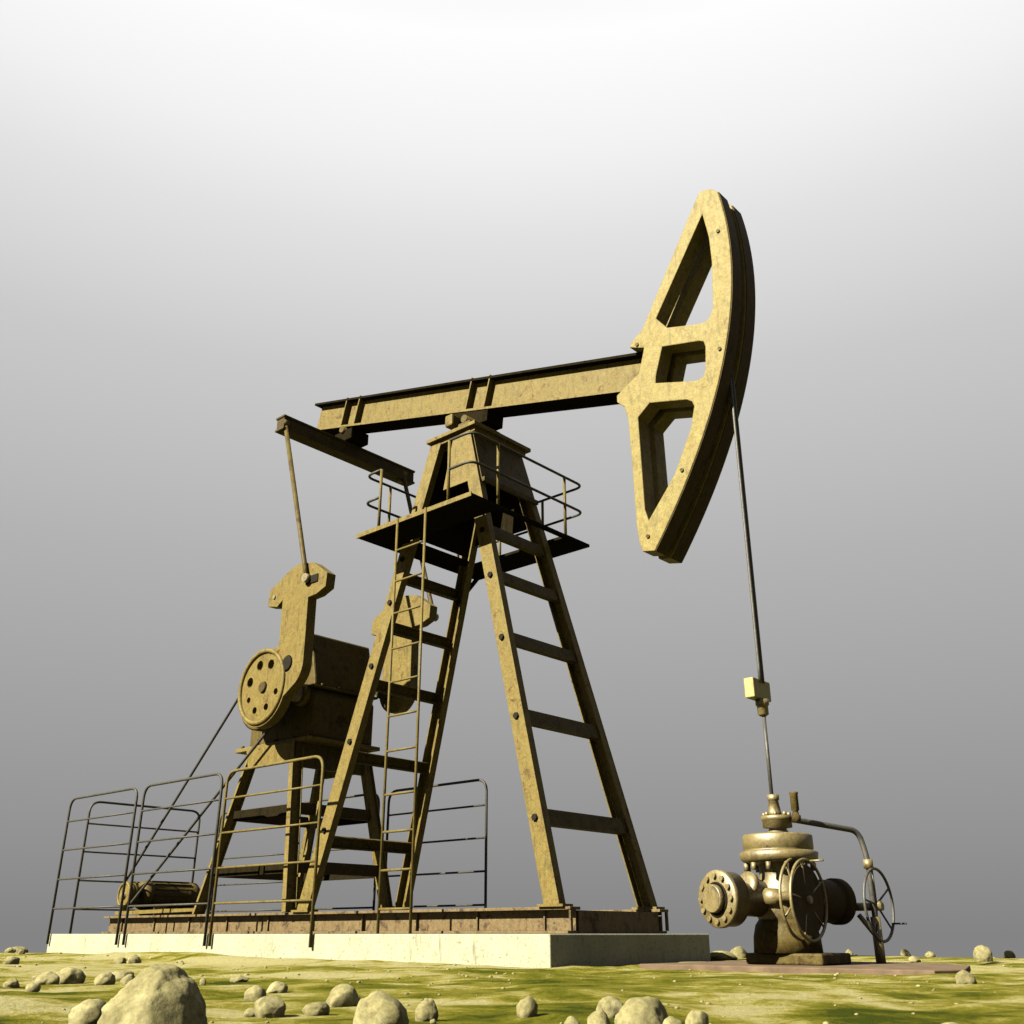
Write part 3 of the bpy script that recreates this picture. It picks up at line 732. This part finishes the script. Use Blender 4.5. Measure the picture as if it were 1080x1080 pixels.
S = [
 (-3.74, 2.215, .350, .275, 'very big rough boulder at the bottom left, largest of all the stones'),
 (-4.47, 2.34, .16, .11, 'smooth pale stone touching the left side of the very big boulder'),
 (-8.24, 3.92, .16, .10, 'smaller of two rounded stones side by side, left of the boulder'),
 (-8.43, 4.19, .20, .14, 'larger of two rounded stones side by side, left of the boulder'),
 (-7.76, 4.13, .15, .09, 'low grey stone between the rounded pair and the boulder'),
 (-8.84, 4.85, .20, .08, 'flat pale stone just behind the boulder, above its left shoulder'),
 (-8.09, 4.50, .11, .07, 'little flat stone wedged behind the left shoulder of the boulder'),
 (-7.83, 3.47, .11, .06, 'small dark stone nearest the left edge of the photo'),
 (-7.09, 3.28, .09, .06, 'small dark stone on its own, below the rounded pair'),
 (-9.17, 4.29, .14, .05, 'low pale stone behind the rounded pair'),
 (-13.24, 7.21, .15, .09, 'left one of two dark pebbles in front of the pad railing'),
 (-12.68, 7.10, .16, .10, 'right one of two dark pebbles in front of the pad railing'),
 (-13.40, 5.89, .17, .10, 'dark stone at the left edge, below the pad corner'),
 (-19.47, 8.49, .16, .10, 'small dark stone on the far left skyline'),
 (-18.48, 8.26, .11, .08, 'tiny dark pebble beside the small dark skyline stone at far left'),
 (-21.60, 9.60, .32, .14, 'pale humped stone on the far left skyline next to the pad'),
 (-6.95, 4.45, .05, .05, 'tiny pebble just right of the top of the big boulder'),
 (-5.47, 3.87, .12, .08, 'left stone of the cluster of three right of the boulder'),
 (-6.00, 4.41, .13, .07, 'rear stone of the cluster of three right of the boulder'),
 (-4.42, 3.22, .14, .10, 'front stone of the cluster of three right of the boulder, the roundest'),
 (-4.54, 3.20, .07, .04, 'small chip against the front stone of the cluster of three'),
 (-4.36, 3.45, .13, .06, 'low pale stone in front of a taller pale one, left of the bottom centre'),
 (-4.74, 3.92, .17, .11, 'taller pale stone behind a low one, left of the bottom centre'),
 (-3.45, 3.06, .24, .17, 'large wedge shaped stone at the bottom edge, below the tower ladder'),
 (-4.82, 4.07, .08, .05, 'small dark stone touching the taller pale stone on its right'),
 (-3.77, 3.63, .11, .10, 'round stone just right of the large wedge shaped stone'),
 (-3.66, 3.57, .03, .02, 'tiny white chip at the foot of the round stone beside the wedge'),
 (-3.45, 3.99, .10, .09, 'lone round stone at the bottom, midway between wedge stone and right hand cluster'),
 (-2.92, 3.66, .07, .06, 'small stone at the left of the bottom cluster below the skid end'),
 (-3.16, 4.26, .14, .10, 'topmost stone of the bottom cluster below the skid end'),
 (-2.78, 3.66, .10, .09, 'left middle stone of the bottom cluster below the skid end'),
 (-2.59, 3.70, .21, .14, 'biggest and broadest stone of the bottom cluster below the skid end'),
 (-2.50, 3.78, .09, .06, 'pale stone at the lower right foot of the broadest stone of the cluster'),
 (-2.45, 3.88, .11, .08, 'smooth pale stone right of the bottom cluster, below the wellhead'),
 (-2.35, 4.04, .04, .03, 'tiny chip right of the smooth pale stone, below the wellhead'),
 (-2.94, 8.41, .15, .10, 'squarish stone at the right end of the brown slab'),
 (-5.17, 15.6, .31, .20, 'biggest stone on the right hand skyline'),
 (-7.68, 12.9, .42, .13, 'long low stone behind the pad corner, left of the wellhead'),
 (-8.45, 14.7, .27, .18, 'humped stone behind the long low one, left of the wellhead'),
 (-7.45, 18.6, .17, .14, 'stone on the skyline just right of the flow pipe, upright'),
 (-6.83, 18.1, .17, .11, 'pale stone on the skyline between flow pipe and biggest skyline stone'),
 (-8.03, 18.9, .15, .14, 'small stone on the skyline behind the flow pipe foot'),
 (-8.47, 18.6, .15, .12, 'small stone on the skyline just left of the flow pipe foot'),
 (-5.71, 14.55, .16, .08, 'low stone below the skyline, between flow pipe and biggest skyline stone'),
 (-5.45, 17.7, .17, .12, 'stone on the skyline at the right edge of the photo'),
 (-7.43, 5.08, .13, .05, 'flat sandy stone in the turf right of the big boulder, left of the three'),
 (-7.43, 16.1, .13, .08, 'low stone behind the wellhead, left of the flow pipe'),
 (-2.08, 4.27, .05, .03, 'flat chip at the bottom edge, right of the wellhead'),
 (-1.72, 4.66, .09, .03, 'flat pale chip at the bottom edge, near the right corner'),
]
for i, (x, y, w, h, lab) in enumerate(S):
    p = Vector((x, y)); d = p.normalized(); p += d*(w*.35)
    stone(p.x, p.y, w, h, lab, 100+i*7, sub=5 if i == 0 else (4 if w > .1 else 3), big=(i == 0))

def pebbles():
    rnd = random.Random(5); bm = bmesh.new()
    for _ in range(420):
        a = rnd.uniform(-.55, .62); r = rnd.uniform(4.2, 20)
        x = FW.x*r*math.cos(a)+math.cos(R(41.67))*r*math.sin(a); y = FW.y*r*math.cos(a)+math.sin(R(41.67))*r*math.sin(a)
        if (X0-.4 < x < X1+.4 and Y0-.3 < y < Y1+.3) or (-7.1 < x < -3.5 and 9.9 < y < 12.6): continue
        q = rnd.uniform(.006, .018)*(r/8)**.5
        res = bmesh.ops.create_icosphere(bm, subdivisions=1, radius=q)
        m = Matrix.Translation((x, y, ground_h(x, y)+q*.2)) @ Matrix.Rotation(rnd.random()*6.28, 4, 'Z') @ Matrix.Diagonal((rnd.uniform(.8,1.5), 1, rnd.uniform(.5,.8), 1))
        bmesh.ops.transform(bm, matrix=m, verts=res['verts'])
    for f in bm.faces: f.smooth = True
    me = bpy.data.meshes.new('gravel'); bm.to_mesh(me); bm.free(); me.materials.append(M['rock'])
    o = bpy.data.objects.new('gravel', me); COL.objects.link(o)
    tag(o, 'fine loose gravel strewn over the mossy ground', 'gravel'); o['kind'] = 'stuff'
pebbles()

# ------------------------------------------------------------------ light and sky
SUN_EL, SUN_AZ = 36, 12.5                     # azimuth measured from -Y towards -X
to_sun = Vector((-math.sin(R(SUN_AZ))*math.cos(R(SUN_EL)), -math.cos(R(SUN_AZ))*math.cos(R(SUN_EL)), math.sin(R(SUN_EL))))
sl = bpy.data.lights.new('sun', 'SUN'); sl.energy = 5.0; sl.angle = R(.5); sl.color = (1, .93, .70)
so = bpy.data.objects.new('sun', sl); COL.objects.link(so); so.rotation_euler = (-to_sun).to_track_quat('-Z', 'Y').to_euler()

w = bpy.data.worlds.new('World'); scene.world = w; w.use_nodes = True
nt = w.node_tree; bg = nt.nodes['Background']
tc = nt.nodes.new('ShaderNodeTexCoord'); sx = nt.nodes.new('ShaderNodeSeparateXYZ')
nt.links.new(tc.outputs['Generated'], sx.inputs[0])
def lin(v): v /= 255; return ((v+.055)/1.055)**2.4
wr = ramp(nt, [(0.0, g(lin(132))), (.075, g(lin(146))), (.153, g(lin(157))), (.337, g(lin(179))), (.508, g(lin(202))), (.62, g(lin(226))), (.68, g(lin(242))), (.75, g(lin(254))), (.88, g(lin(225))), (1.0, g(lin(190)))])
nt.links.new(sx.outputs['Z'], wr.inputs[0]); nt.links.new(wr.outputs[0], bg.inputs['Color'])
bg.inputs['Strength'].default_value = 1/2**EXPO

# ------------------------------------------------------------------ camera
cam = bpy.data.cameras.new('camera'); co = bpy.data.objects.new('camera', cam); COL.objects.link(co)
cam.sensor_width = 36; cam.lens = 35.0; cam.clip_start = .05; cam.clip_end = 1000
co.location = (0, 0, 0)
A = R(41.67); P = R(22.968)
F = Vector((-math.sin(A), math.cos(A), 0)); Rt = Vector((math.cos(A), math.sin(A), 0)); Z = Vector((0,0,1))
fw = F*math.cos(P)+Z*math.sin(P); up = -F*math.sin(P)+Z*math.cos(P)
co.rotation_euler = Matrix((Rt, up, -fw)).transposed().to_euler()
scene.camera = co

vs = scene.view_settings; vs.view_transform = 'Standard'; vs.look = 'None'; vs.exposure = EXPO; vs.gamma = 1
vs.use_curve_mapping = False
scene.render.engine = 'CYCLES'
